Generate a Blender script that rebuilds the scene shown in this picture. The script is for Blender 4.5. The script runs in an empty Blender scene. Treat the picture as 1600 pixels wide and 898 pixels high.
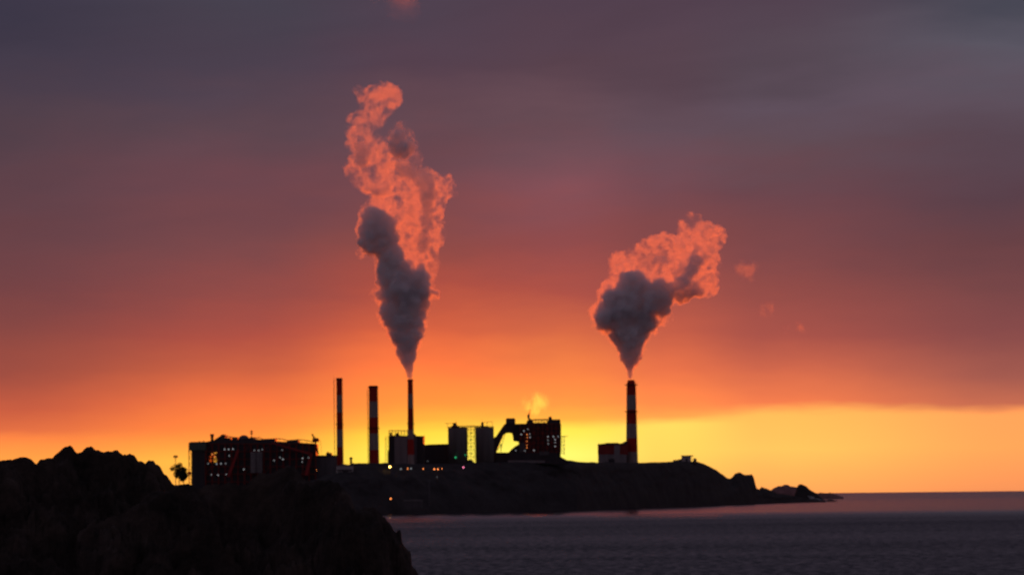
import bpy, bmesh, math, random
import numpy as np
from mathutils import Vector, Matrix, noise

random.seed(7)
R = math.radians
sc = bpy.context.scene
COL = sc.collection

# ------------------------------------------------------------------ camera
F = 3764.0                      # focal length in photo pixels (1600 wide)
PX, PY = 800.0, 774.2           # principal point (horizon at mid-frame)
ROLL = 0.0103                   # radians
CAMH = 18.6                     # camera height over the sea

cam_d = bpy.data.cameras.new('camera')
cam = bpy.data.objects.new('camera', cam_d)
COL.objects.link(cam)
cam_d.sensor_width = 36.0
cam_d.lens = F * 36.0 / 1600.0
cam_d.shift_y = (PY - 449.0) / 1600.0
cam.matrix_world = Matrix.Translation((0, 0, CAMH)) @ Matrix.Rotation(R(90), 4, 'X') @ Matrix.Rotation(-ROLL, 4, 'Z')
cam_d.clip_start = 0.5
cam_d.clip_end = 300000
cam_d.dof.use_dof = True
cam_d.dof.focus_distance = 17.5
cam_d.dof.aperture_fstop = 5.0
sc.camera = cam

def uw(px, py):
    dx, e = px - PX, -(py - PY)
    c, s = math.cos(ROLL), math.sin(ROLL)
    return dx * c + e * s, -dx * s + e * c

def at(px, py, Y):
    u, w = uw(px, py)
    return Vector((u * Y / F, Y, CAMH + w * Y / F))

# ------------------------------------------------------------------ node helpers
class NT:
    def __init__(self, tree):
        self.t = tree
    def n(self, kind, **kw):
        nd = self.t.nodes.new(kind)
        for k, v in kw.items():
            setattr(nd, k, v)
        return nd
    def link(self, a, b):
        self.t.links.new(a, b)
    def _in(self, sock, v):
        if isinstance(v, bpy.types.NodeSocket):
            self.t.links.new(v, sock)
        elif v is not None:
            sock.default_value = v
    def m(self, op, a, b=None, c=None, clamp=False):
        nd = self.n('ShaderNodeMath', operation=op, use_clamp=clamp)
        self._in(nd.inputs[0], a); self._in(nd.inputs[1], b); self._in(nd.inputs[2], c)
        return nd.outputs[0]
    def v(self, op, a, b=None):
        nd = self.n('ShaderNodeVectorMath', operation=op)
        self._in(nd.inputs[0], a)
        if op == 'SCALE':
            self._in(nd.inputs['Scale'], b)
        else:
            self._in(nd.inputs[1], b)
        return nd.outputs['Value'] if op in ('LENGTH', 'DOT_PRODUCT') else nd.outputs[0]
    def ss(self, x, a, b, lo=0.0, hi=1.0, kind='SMOOTHSTEP'):
        nd = self.n('ShaderNodeMapRange', interpolation_type=kind)
        self._in(nd.inputs['Value'], x)
        self._in(nd.inputs['From Min'], a); self._in(nd.inputs['From Max'], b)
        self._in(nd.inputs['To Min'], lo); self._in(nd.inputs['To Max'], hi)
        return nd.outputs[0]
    def mix(self, f, a, b, blend='MIX'):
        nd = self.n('ShaderNodeMix', data_type='RGBA', blend_type=blend)
        self._in(nd.inputs[0], f); self._in(nd.inputs[6], a); self._in(nd.inputs[7], b)
        return nd.outputs[2]
    def noise(self, vec, scale, detail=3, rough=0.55, dist=0.0):
        nd = self.n('ShaderNodeTexNoise')
        self._in(nd.inputs['Vector'], vec)
        nd.inputs['Scale'].default_value = scale
        nd.inputs['Detail'].default_value = detail
        nd.inputs['Roughness'].default_value = rough
        nd.inputs['Distortion'].default_value = dist
        return nd
    def ramp(self, fac, stops):
        nd = self.n('ShaderNodeValToRGB')
        self._in(nd.inputs[0], fac)
        el = nd.color_ramp.elements
        while len(el) < len(stops):
            el.new(0.5)
        for e, (p, c) in zip(el, sorted(stops, key=lambda s: s[0])):
            e.position = p
            e.color = c if len(c) == 4 else (*c, 1)
        return nd
    def xyz(self, v):
        nd = self.n('ShaderNodeSeparateXYZ'); self._in(nd.inputs[0], v)
        return nd.outputs
    def comb(self, x, y, z):
        nd = self.n('ShaderNodeCombineXYZ')
        for i, q in enumerate((x, y, z)):
            self._in(nd.inputs[i], q)
        return nd.outputs[0]

def lin(c):
    return tuple(((v / 255) / 12.92 if v / 255 <= 0.04045 else ((v / 255 + 0.055) / 1.055) ** 2.4) for v in c)

# ------------------------------------------------------------------ sky
SUN_AZ = math.atan((915 - 800) / F)
SUN_EL = R(0.7)
world = bpy.data.worlds.new('World')
sc.world = world
world.use_nodes = True
w = NT(world.node_tree)
world.node_tree.nodes.clear()
SKY = {   # dusk cloud deck: colours by azimuth column (photo px) and elevation (photo py)
 0:    [(0,(60,57,72)),(100,(67,61,75)),(200,(79,64,73)),(300,(92,67,73)),(380,(103,68,72)),(450,(112,68,70)),(520,(134,72,68)),(580,(160,78,66)),(640,(202,94,66)),(672,(228,112,68)),(692,(254,145,70)),(720,(255,166,72)),(770,(255,160,72))],
 400:  [(0,(70,67,79)),(100,(75,66,79)),(200,(90,69,77)),(300,(106,71,77)),(380,(118,74,76)),(450,(142,77,73)),(520,(176,82,68)),(580,(206,98,66)),(630,(246,118,66)),(665,(255,138,64)),(690,(255,165,66)),(720,(255,195,72)),(770,(255,185,78))],
 650:  [(0,(78,66,79)),(100,(82,64,76)),(200,(98,72,80)),(300,(116,74,78)),(380,(140,77,72)),(450,(172,82,68)),(520,(216,100,66)),(580,(255,128,66)),(630,(255,152,64)),(660,(255,182,64)),(680,(255,222,70)),(710,(255,240,84)),(770,(255,215,85))],
 880:  [(0,(82,66,79)),(100,(86,66,76)),(200,(104,78,86)),(300,(126,80,86)),(380,(142,78,78)),(450,(172,84,72)),(520,(212,105,70)),(580,(250,132,70)),(630,(255,158,70)),(654,(255,182,70)),(672,(255,237,84)),(710,(255,254,114)),(770,(255,225,95))],
 1040: [(0,(82,66,79)),(100,(86,68,78)),(200,(100,80,90)),(300,(112,74,80)),(380,(128,74,74)),(450,(156,80,72)),(520,(194,94,72)),(580,(234,115,74)),(630,(255,142,76)),(648,(255,168,80)),(662,(255,222,98)),(710,(255,216,96)),(770,(255,190,90))],
 1200: [(0,(80,66,78)),(100,(84,72,82)),(160,(96,82,94)),(230,(98,78,86)),(300,(106,72,78)),(380,(118,72,74)),(450,(140,77,73)),(520,(168,84,74)),(580,(206,102,76)),(634,(246,126,78)),(650,(255,192,92)),(700,(255,200,96)),(770,(255,170,90))],
 1600: [(0,(70,72,83)),(80,(88,86,97)),(150,(92,80,91)),(220,(88,72,82)),(300,(86,66,74)),(380,(98,66,70)),(450,(114,71,72)),(520,(132,75,75)),(580,(164,91,80)),(631,(198,108,82)),(647,(255,166,92)),(700,(255,168,91)),(770,(248,148,90))],
}
tc = w.n('ShaderNodeTexCoord')
d = w.xyz(tc.outputs['Generated'])
hyp = w.m('SQRT', w.m('ADD', w.m('MULTIPLY', d[0], d[0]), w.m('MULTIPLY', d[1], d[1])))
E0 = w.m('DIVIDE', d[2], w.m('MAXIMUM', hyp, 0.02))
A = w.m('DIVIDE', d[0], w.m('MAXIMUM', d[1], 0.05))
cv = w.comb(w.m('MULTIPLY', A, 9.0), w.m('MULTIPLY', E0, 34.0), 0.0)
n1 = w.noise(cv, 1.0, 4, 0.55)
n2 = w.noise(w.comb(w.m('MULTIPLY', A, 5.0), w.m('MULTIPLY', w.m('SUBTRACT', E0, w.m('MULTIPLY', A, 0.12)), 26.0), 3.7), 1.0, 5, 0.5, 0.3)
warp = w.m('MULTIPLY', w.m('SUBTRACT', n1.outputs[0], 0.5), w.ss(E0, 0.0, 0.16, 0.004, 0.05, 'LINEAR'))
E = w.m('ADD', E0, warp)
T = w.m('DIVIDE', E, 0.25, clamp=True)
f_ = lambda y: max(0.0, 1 - abs(y - 410) / 170)
prev = None
for px in sorted(SKY):
    a = (px - 800) / F
    yh = PY - (px - 800) * ROLL
    stops = [(max(0.0, (yh - y) / F * math.cos(math.atan(a)) / 0.25), lin(c)) for y, c in ((y, (c[0] + 5 * f_(y), c[1] - 3 * f_(y) - (2.0 if y < 320 else 0.0), c[2] - 1 * f_(y))) for y, c in SKY[px])]
    stops = [(p, tuple(v * (1.12 if (k == 0 and c[0] > 0.99) else 1.0) for k, v in enumerate(c))) for p, c in stops]
    rp = w.ramp(T, stops).outputs[0]
    if prev is None:
        col = rp
    else:
        col = w.mix(w.ss(A, prev, a), col, rp)
    prev = a
bright = w.ss(n2.outputs[0], 0.3, 0.7, 0.91, 1.09, 'LINEAR')
bright = w.m('ADD', w.m('MULTIPLY', w.m('SUBTRACT', bright, 1.0), w.ss(E0, 0.05, 0.15)), 1.0)
col = w.v('SCALE', col, bright)
# the rest of the dome: dim evening overcast away from the sun
dusk = w.ramp(w.m('MULTIPLY', E0, 0.5, clamp=True), [(0, (0.150, 0.100, 0.125)), (0.2, (0.105, 0.083, 0.118)), (0.6, (0.088, 0.078, 0.118)), (1, (0.080, 0.073, 0.112))]).outputs[0]
front = w.m('MULTIPLY', w.ss(w.m('ARCTAN2', w.m('ABSOLUTE', d[0]), d[1]), 0.22, 0.9, 1, 0), w.ss(E0, 0.20, 0.42, 1, 0))
cloud = w.mix(front, dusk, col)
nish = w.n('ShaderNodeTexSky', sky_type='NISHITA')
nish.sun_disc = False
nish.sun_elevation = SUN_EL
nish.sun_rotation = SUN_AZ
tot = w.v('ADD', cloud, w.v('SCALE', nish.outputs[0], 0.0007))
bg = w.n('ShaderNodeBackground')
w.link(tot, bg.inputs[0])
bg.inputs[1].default_value = 1.0
wo = w.n('ShaderNodeOutputWorld')
w.link(bg.outputs[0], wo.inputs[0])
world.cycles.sampling_method = 'MANUAL'
world.cycles.sample_map_resolution = 1024

# ------------------------------------------------------------------ sun, exposure
sun_d = bpy.data.lights.new('sun', 'SUN')
sun = bpy.data.objects.new('sun', sun_d)
COL.objects.link(sun)
sun_d.energy = 1.75
sun_d.color = (1.0, 0.118, 0.008)
sun_d.angle = R(0.5)
to_sun = Vector((math.sin(SUN_AZ) * math.cos(SUN_EL), math.cos(SUN_AZ) * math.cos(SUN_EL), math.sin(SUN_EL)))
sun.rotation_euler = (-to_sun).to_track_quat('-Z', 'Y').to_euler()
sun.location = (0, 0, 900)

vs = sc.view_settings
sc.display_settings.display_device = 'sRGB'
vs.view_transform = 'Standard'
vs.look = 'None'
vs.exposure = 0.0
vs.gamma = 1.0
vs.use_curve_mapping = False
cy = sc.cycles
cy.max_bounces = 16
cy.diffuse_bounces = 3
cy.glossy_bounces = 3
cy.volume_bounces = 14
cy.volume_step_rate = 1.0
cy.volume_max_steps = 512
cy.use_denoising = True
cy.use_adaptive_sampling = True
cy.adaptive_threshold = 0.012
cy.sample_clamp_indirect = 6.0

# ------------------------------------------------------------------ materials
def mat(name, base, rough=0.8, spec=0.3, metal=0.0, var=0.25, scale=0.15, streak=False):
    m = bpy.data.materials.new(name); m.use_nodes = True
    t = NT(m.node_tree)
    p = m.node_tree.nodes['Principled BSDF']
    tcn = t.n('ShaderNodeTexCoord').outputs['Object']
    if streak:
        tcn = t.v('MULTIPLY', tcn, (1.0, 1.0, 0.12))
    nz = t.noise(tcn, scale, 5, 0.6)
    f = t.ss(nz.outputs[0], 0.3, 0.7, 1 - var, 1 + var, 'LINEAR')
    t.link(t.v('SCALE', t.comb(*base), f), p.inputs['Base Color'])
    p.inputs['Roughness'].default_value = rough
    p.inputs['Specular IOR Level'].default_value = spec
    p.inputs['Metallic'].default_value = metal
    return m

def emis(name, color, strength):
    m = bpy.data.materials.new(name); m.use_nodes = True
    p = m.node_tree.nodes['Principled BSDF']
    p.inputs['Base Color'].default_value = (0.1, 0.1, 0.1, 1)
    p.inputs['Emission Color'].default_value = (*color, 1)
    p.inputs['Emission Strength'].default_value = strength
    m.cycles.emission_sampling = 'NONE'
    return m

M = {
 'clad':   mat('grey_cladding', (0.085, 0.080, 0.085), 0.6, streak=True),
 'dark':   mat('dark_cladding', (0.035, 0.032, 0.036), 0.6, streak=True),
 'green':  mat('green_cladding', (0.07, 0.10, 0.075), 0.6, streak=True),
 'pale':   mat('pale_cladding', (0.20, 0.19, 0.19), 0.6, streak=True),
 'white':  mat('weathered_white_wall', (0.42, 0.40, 0.39), 0.7, streak=True),
 'steel':  mat('dark_steel', (0.05, 0.04, 0.04), 0.55),
 'redst':  mat('red_steel', (0.22, 0.022, 0.018), 0.55),
 'redleg': mat('red_painted_leg', (0.32, 0.025, 0.024), 0.6),
 'silo':   mat('concrete_silo', (0.15, 0.145, 0.14), 0.8, streak=True),
 'roof':   mat('roof_sheet', (0.06, 0.055, 0.055), 0.6),
 'wood':   mat('bark', (0.06, 0.045, 0.035), 0.9),
 'leaf':   mat('foliage', (0.045, 0.06, 0.03), 0.8, scale=0.5, var=0.5),
 'l_white': emis('cold_lamp', (0.88, 0.95, 1.0), 0.42),
 'l_dim':  emis('dim_cold_lamp', (0.88, 0.95, 1.0), 0.24),
 'l_yel':  emis('yellow_lamp', (1.0, 0.50, 0.10), 22.0),
 'l_org':  emis('orange_lamp_and_gap', (1.0, 0.27, 0.06), 3.0),  # street lamps, and the glow of orange gaps in the boiler houses
 'l_grn':  emis('green_lamp', (0.04, 0.75, 0.28), 0.9),
 'l_pnk':  emis('pink_lamp', (1.0, 0.22, 0.40), 2.4),
}

def banded(name, z0, bounds, cols):
    """painted hoops: bounds are heights over the base"""
    m = bpy.data.materials.new(name); m.use_nodes = True
    t = NT(m.node_tree); p = m.node_tree.nodes['Principled BSDF']
    o = t.n('ShaderNodeTexCoord').outputs['Object']
    z = t.xyz(o)[2]
    H = bounds[-1]
    nd = t.ramp(t.m('DIVIDE', z, H, clamp=True), [(0 if i == 0 else bounds[i - 1] / H, c) for i, c in enumerate(cols)])
    nd.color_ramp.interpolation = 'CONSTANT'
    nz = t.noise(t.v('MULTIPLY', o, (1, 1, 0.1)), 0.6, 5, 0.6)
    soot = t.ss(nz.outputs[0], 0.3, 0.7, 0.55, 1.15, 'LINEAR')
    t.link(t.v('SCALE', nd.outputs[0], soot), p.inputs['Base Color'])
    p.inputs['Roughness'].default_value = 0.75
    p.inputs['Specular IOR Level'].default_value = 0.2
    return m
RED, WHT = (0.44, 0.026, 0.018), (0.33, 0.27, 0.245)

# ------------------------------------------------------------------ mesh helpers
class MB:
    def __init__(self):
        self.v = []; self.f = []
    def add(self, vs_, fs):
        k = len(self.v)
        self.v += [tuple(p) for p in vs_]
        self.f += [tuple(i + k for i in q) for q in fs]
        return self
    def box(self, a, b):
        (x0, y0, z0), (x1, y1, z1) = a, b
        x0, x1 = min(x0, x1), max(x0, x1); y0, y1 = min(y0, y1), max(y0, y1); z0, z1 = min(z0, z1), max(z0, z1)
        return self.add([(x0,y0,z0),(x1,y0,z0),(x1,y1,z0),(x0,y1,z0),(x0,y0,z1),(x1,y0,z1),(x1,y1,z1),(x0,y1,z1)],
                 [(0,3,2,1),(4,5,6,7),(0,1,5,4),(1,2,6,5),(2,3,7,6),(3,0,4,7)])
    def pbox(self, p0, q0, p1, q1, Y, dep):
        """box seen at photo pixels p0..p1 x q0..q1 with its front at Y"""
        pm, qm = (p0 + p1) / 2, (q0 + q1) / 2
        return self.box((at(p0, qm, Y).x, Y, at(pm, q0, Y).z), (at(p1, qm, Y).x, Y + dep, at(pm, q1, Y).z))
    def poly(self, pts, Y, dep):
        n = len(pts)
        fr = [at(x, y, Y) for x, y in pts]
        bk = [p + Vector((0, dep, 0)) for p in fr]
        return self.add(fr + bk, [tuple(range(n))[::-1], tuple(range(n, 2 * n))] + [(i, (i + 1) % n, n + (i + 1) % n, n + i) for i in range(n)])
    def tube(self, a, b, r0, r1=None, n=8, cap=True):
        a, b = Vector(a), Vector(b); r1 = r0 if r1 is None else r1
        z = (b - a).normalized(); x = z.orthogonal().normalized(); y = z.cross(x)
        vs_ = []
        for c, r in ((a, r0), (b, r1)):
            vs_ += [c + (x * math.cos(2*math.pi*i/n) + y * math.sin(2*math.pi*i/n)) * r for i in range(n)]
        fs = [(i, (i+1) % n, n + (i+1) % n, n + i) for i in range(n)]
        if cap: fs += [tuple(range(n))[::-1], tuple(range(n, 2*n))]
        return self.add(vs_, fs)
    def ptube(self, p0, q0, p1, q1, Y, r, Y1=None):
        return self.tube(at(p0, q0, Y), at(p1, q1, Y1 or Y), r, n=6)
    def lathe(self, c, prof, n=24):
        c = Vector(c); vs_ = []; fs = []
        for r, z in prof:
            vs_ += [c + Vector((r*math.cos(2*math.pi*i/n), r*math.sin(2*math.pi*i/n), z)) for i in range(n)]
        for k in range(len(prof)-1):
            fs += [(k*n+i, k*n+(i+1) % n, (k+1)*n+(i+1) % n, (k+1)*n+i) for i in range(n)]
        fs += [tuple(range(n))[::-1], tuple(range((len(prof)-1)*n, len(prof)*n))]
        return self.add(vs_, fs)
    def ball(self, c, r, n=8):
        prof = [(max(1e-3, r*math.sin(math.pi*k/n)), -r*math.cos(math.pi*k/n)) for k in range(n+1)]
        return self.lathe(c, prof, 10)
    def lattice(self, p0, q0, p1, q1, Y, r, nx, nz, dep=0, brace=True):
        """steel lattice: posts, rails, braces; with dep > 0 two planes tied together"""
        for yy in ([Y] if not dep else [Y, Y + dep]):
            g = [[at(p0 + (p1-p0)*i/nx, q0 + (q1-q0)*j/nz, Y) + Vector((0, yy - Y, 0)) for j in range(nz+1)] for i in range(nx+1)]
            for i in range(nx+1):
                self.tube(g[i][0], g[i][-1], r, n=5)
            for j in range(nz+1):
                self.tube(g[0][j], g[-1][j], r*0.8, n=5)
            if brace:
                for i in range(nx):
                    for j in range(nz):
                        a, b = (g[i][j], g[i+1][j+1]) if (i + j) % 2 else (g[i+1][j], g[i][j+1])
                        self.tube(a, b, r*0.6, n=4)
        if dep:
            for i in range(nx+1):
                for j in (0, nz):
                    a = at(p0 + (p1-p0)*i/nx, q0 + (q1-q0)*j/nz, Y)
                    self.tube(a, a + Vector((0, dep, 0)), r*0.6, n=4)
        return self
    def build(self, name, m, root=None, smooth=False):
        off = root.matrix_world.translation.copy() if root else Vector((0, 0, 0))
        q = root.parent if root else None
        me = bpy.data.meshes.new(name)
        o = bpy.data.objects.new(name, me)
        if root:
            off = WORLD[root.name]
            WORLD[name_key(o)] = off
            o.parent = root
        else:
            xs = np.array(self.v); off = Vector(((xs[:,0].min()+xs[:,0].max())/2, (xs[:,1].min()+xs[:,1].max())/2, xs[:,2].min()))
            o.location = off
            WORLD[name_key(o)] = off
        me.from_pydata([(x-off.x, y-off.y, z-off.z) for x, y, z in self.v], [], self.f)
        bm = bmesh.new(); bm.from_mesh(me)
        bmesh.ops.recalc_face_normals(bm, faces=bm.faces)
        bm.to_mesh(me); bm.free()
        me.materials.append(m)
        if smooth:
            for p_ in me.polygons: p_.use_smooth = True
        COL.objects.link(o)
        return o
WORLD = {}
def name_key(o): return o.name
def tag(o, label=None, cat=None, group=None, kind=None):
    if label: o['label'] = label
    if cat: o['category'] = cat
    if group: o['group'] = group
    if kind: o['kind'] = kind
    return o
def thing(name, loc, label, cat, group=None):
    o = bpy.data.objects.new(name, None); COL.objects.link(o)
    o.empty_display_size = 2
    o.location = loc
    WORLD[o.name] = Vector(loc)
    return tag(o, label, cat, group)
def lamps(root, pts, Y, m, r=0.62):
    for x, y in pts:
        MB().ball(at(x, y, Y), r, 6).build('lamp', m, root)  # some orange ones are glow in wall gaps, not lamps

def interp(tbl, x):
    if x <= tbl[0][0]: return tbl[0][1]
    for (a, p), (b, q) in zip(tbl, tbl[1:]):
        if x <= b: return p + (q - p) * (x - a) / (b - a)
    return tbl[-1][1]

def grid_obj(name, P, m, smooth=True):
    """P: array (rows, cols, 3)"""
    nr, nc = P.shape[:2]
    me = bpy.data.meshes.new(name)
    idx = np.arange(nr*nc).reshape(nr, nc)
    q = np.stack([idx[:-1,:-1], idx[:-1,1:], idx[1:,1:], idx[1:,:-1]], -1).reshape(-1, 4)
    me.from_pydata(P.reshape(-1, 3).tolist(), [], q.tolist())
    me.materials.append(m)
    if smooth:
        me.polygons.foreach_set('use_smooth', np.ones(len(q), bool))
    o = bpy.data.objects.new(name, me); COL.objects.link(o)
    return o

# ------------------------------------------------------------------ sea
def sea_material():
    m = bpy.data.materials.new('sea_water'); m.use_nodes = True
    t = NT(m.node_tree); p = m.node_tree.nodes['Principled BSDF']
    geo = t.n('ShaderNodeNewGeometry')
    pos = geo.outputs['Position']
    big = t.noise(t.v('MULTIPLY', pos, (0.0011, 0.0055, 0)), 1.0, 4, 0.6, 0.4)           # wind patches
    mid = t.noise(t.v('MULTIPLY', pos, (0.05, 0.035, 0)), 1.0, 5, 0.65)
    chop = t.noise(t.v('MULTIPLY', pos, (0.55, 0.30, 0)), 1.0, 3, 0.6)
    fine = t.noise(t.v('MULTIPLY', pos, (2.3, 1.7, 0)), 1.0, 2, 0.6)
    y = t.xyz(pos)[1]
    # sheltered water under the headland is calmer than the open bay
    calm = t.m('MULTIPLY', t.ss(y, 1500, 2500), t.ss(y, 4300, 7500, 1.0, 0.93))
    amp = t.m('MULTIPLY', t.ss(calm, 0, 1, 1.0, 0.15, 'LINEAR'), t.ss(big.outputs[0], 0.3, 0.7, 0.75, 1.2, 'LINEAR'))
    rip = t.noise(t.v('MULTIPLY', pos, (0.34, 0.13, 0)), 1.0, 4, 0.7, 0.5)
    amp = t.m('MULTIPLY', amp, t.ss(rip.outputs[0], 0.36, 0.64, 0.62, 1.4))
    c1 = t.v('SUBTRACT', chop.outputs['Color'], (0.5, 0.5, 0.5))
    c2 = t.v('SUBTRACT', fine.outputs['Color'], (0.5, 0.5, 0.5))
    c3 = t.v('SUBTRACT', mid.outputs['Color'], (0.5, 0.5, 0.5))
    s = t.v('ADD', t.v('ADD', t.v('SCALE', c1, 0.75), t.v('SCALE', c2, 0.6)), t.v('SCALE', c3, 0.5))
    s = t.v('SCALE', s, amp)
    sx, sy, _ = t.xyz(s)
    # wave faces turned to the shore are the ones that show at this low angle
    ny = t.m('ADD', t.m('MULTIPLY', t.m('ABSOLUTE', sy), -0.9), t.m('MULTIPLY', amp, -0.23))
    nrm = t.v('NORMALIZE', t.comb(t.m('MULTIPLY', sx, 0.8), ny, 1.0))
    t.link(nrm, p.inputs['Normal'])
    p.inputs['Base Color'].default_value = (0.008, 0.010, 0.016, 1)
    p.inputs['Roughness'].default_value = 0.16
    p.inputs['IOR'].default_value = 1.333
    return m
P = np.array([[(-120000, -300, 0), (120000, -300, 0)], [(-120000, 160000, 0), (120000, 160000, 0)]], float)
sea = grid_obj('sea', P, sea_material(), False)
tag(sea, 'dark purple evening sea with a calm pinkish band off the headland', 'sea', kind='structure')

# ------------------------------------------------------------------ rock material
def rock_material(name, c0, c1, scale):
    m = bpy.data.materials.new(name); m.use_nodes = True
    t = NT(m.node_tree); p = m.node_tree.nodes['Principled BSDF']
    o = t.n('ShaderNodeTexCoord').outputs['Object']
    a = t.noise(o, scale, 8, 0.62, 0.4)
    b = t.noise(o, scale * 6, 5, 0.6)
    f = t.m('ADD', t.m('MULTIPLY', a.outputs[0], 0.7), t.m('MULTIPLY', b.outputs[0], 0.3))
    t.link(t.ramp(f, [(0.35, c0), (0.52, tuple((x+y)/2 for x, y in zip(c0, c1))), (0.66, c1)]).outputs[0], p.inputs['Base Color'])
    p.inputs['Roughness'].default_value = 0.9
    p.inputs['Specular IOR Level'].default_value = 0.15
    bp = t.n('ShaderNodeBump'); bp.inputs['Strength'].default_value = 0.8; bp.inputs['Distance'].default_value = 0.25 / scale
    t.link(f, bp.inputs['Height']); t.link(bp.outputs[0], p.inputs['Normal'])
    return m
M['hill'] = rock_material('headland_rock', (0.028, 0.027, 0.027), (0.055, 0.052, 0.052), 0.03)
M['rock'] = rock_material('black_rock', (0.009, 0.0075, 0.006), (0.066, 0.050, 0.039), 0.6)
M['hazerock'] = rock_material('haze_tinted_rock', (0.16, 0.09, 0.09), (0.32, 0.17, 0.16), 0.05)  # lighter reddish base colour stands in for distance haze

def fbm(v, oct_=5):
    return noise.fractal(Vector(v), 0.9, 2.1, oct_, noise_basis='PERLIN_ORIGINAL')
def ridged(v, oct_=5):
    return noise.ridged_multi_fractal(Vector(v), 0.9, 2.1, oct_, 1.0, 2.0, noise_basis='PERLIN_ORIGINAL')

# ------------------------------------------------------------------ headland
SHORE = [(-250,806),(480,805.5),(610,803),(700,801),(800,799),(900,797),(985,794),(1060,791.5),(1130,789),(1200,786.5),(1250,785),(1320,783.5)]
SKYL = [(-250,757),(262,757),(420,757),(490,750),(518,738),(540,727),(552,723.5),(600,722.5),(625,724),(668,725),(735,724),(745,722),(770,722),(870,721),(882,718),(890,718.5),(905,721),(935,722),(1000,722.4),(1040,721),(1060,719.8),(1090,720.5),(1100,724),(1120,734),(1136,746),(1141,747.2),(1146,743),(1148,739.5),(1156,737),(1162,741),(1170,741.5),(1175,740),(1178,746),(1182,762),(1186,764),(1190,760),(1196,762),(1203,765),(1214,770),(1226,772),(1240,774),(1256,778),(1290,781.5)]
def shoreY(px):
    _, wv = uw(px, interp(SHORE, px))
    return CAMH * F / (-wv)
def headland():
    cols = np.concatenate([np.arange(-250, 470, 6), np.arange(470, 1291, 1.5)])
    TT = np.concatenate([np.linspace(0, 1, 30), np.array([1.12, 1.5, 2.2, 3.4, 5.0, 5.4])])
    out = np.zeros((len(TT), len(cols), 3))
    for j, px in enumerate(cols):
        Ys = shoreY(px)
        sk = interp(SKYL, px)
        big = 1.0 if px < 1130 else max(0.35, 1 - (px - 1130) / 160)
        run = 125 * big
        Ye = Ys + run
        top = at(px, sk, Ye)
        for i, t in enumerate(TT):
            Y = Ys + run * t
            u, _ = uw(px, sk)
            X = u * Y / F
            if t <= 1:
                prof = t ** 0.75 * 0.55 + 0.45 * (1 - (1 - t) ** 2.4)
                nz = ridged((X * 0.012, Y * 0.012, 3.1)) - 1.2
                n2_ = fbm((X * 0.05, Y * 0.05, 9.0))
                z = -1.5 + (top.z + 1.5) * prof + math.sin(math.pi * t) * (nz * 3.4 + n2_ * 2.2) * min(1, top.z / 40)
                Y2 = Y + math.sin(math.pi * t) * (fbm((X * 0.02, t * 3, 1.0)) * 16)
                if t > 0.9: z += fbm((X * 0.09, 2.0, 5.0)) * 0.5
            elif t < 5:
                z = top.z - 0.4 + 0.3 * fbm((X * 0.03, Y * 0.03, 1)) if t < 3 else top.z * 0.9
                if px > 1120: z = top.z * max(0.0, 1 - (t - 1) / 1.6) - 0.6
                Y2 = Y
            else:
                z = -3; Y2 = Y
            out[i, j] = (X * Y2 / Y, Y2, z)
    o = grid_obj('headland', out, M['hill'])
    tag(o, 'long dark headland with a flat top carrying the power station', 'headland', kind='structure')
headland()

# small rocky islets off the point
def islet(name, sky, Ys, run, m, label, amp=0.6):
    cols = np.linspace(sky[0][0], sky[-1][0], 90)
    TT = np.linspace(0, 2, 26)
    out = np.zeros((len(TT), len(cols), 3))
    for j, px in enumerate(cols):
        top = at(px, interp(sky, px), Ys + run)
        zt = max(top.z, -1.0)
        for i, t in enumerate(TT):
            Y = Ys + run * t
            X = uw(px, 780)[0] * Y / F
            pr = max(0.0, 1 - abs(t - 1) ** 2.2)
            z = -1.2 + (zt + 1.2) * pr
            z += fbm((X*0.12, Y*0.05, Ys)) * amp * (1.0 if t < 0.95 else 0.4) * min(1.0, zt / 4 + 0.1) * (0 if i in (0, len(TT)-1) else 1)
            out[i, j] = (X, Y, z)
    loc = Vector((float(out[..., 0].mean()), Ys + run, 0.0))
    o = grid_obj(name, out - np.array(loc)[None, None, :], m)
    o.location = loc
    tag(o, label, 'rock')
    return o
islet('sea_rock', [(1200,775),(1204,766),(1209,762),(1216,758.8),(1222,758.6),(1226,756.5),(1231,756.5),(1235,759),(1242,760),(1250,761),(1262,768),(1270,777)], 6600, 45, M['hazerock'], 'low far islet, coloured reddish for haze, showing behind the dark sea stack', 0.5)
islet('sea_rock', [(1238,784),(1243,768),(1247,757.5),(1250,755.6),(1255,756.5),(1260,759),(1264,763),(1268,766),(1276,770),(1284,778),(1290,782)], 5000, 28, M['hill'], 'dark pointed sea stack at the tip of the headland', 0.9)
islet('sea_rock', [(1272,781),(1277,771),(1281,768.8),(1287,769.5),(1292,770.3),(1297,768.8),(1303,771),(1310,773.2),(1318,776)], 6900, 30, M['hazerock'], 'lowest flat reef of rock coloured reddish for haze, just under the horizon, far beyond the surf', 0.5)
islet('sea_rock', [(1276,786),(1282,780.5),(1290,781),(1298,779.6),(1304,781),(1312,783.5)], 4950, 14, M['hill'], 'low dark reef in front of the white surf', 0.4)

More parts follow.
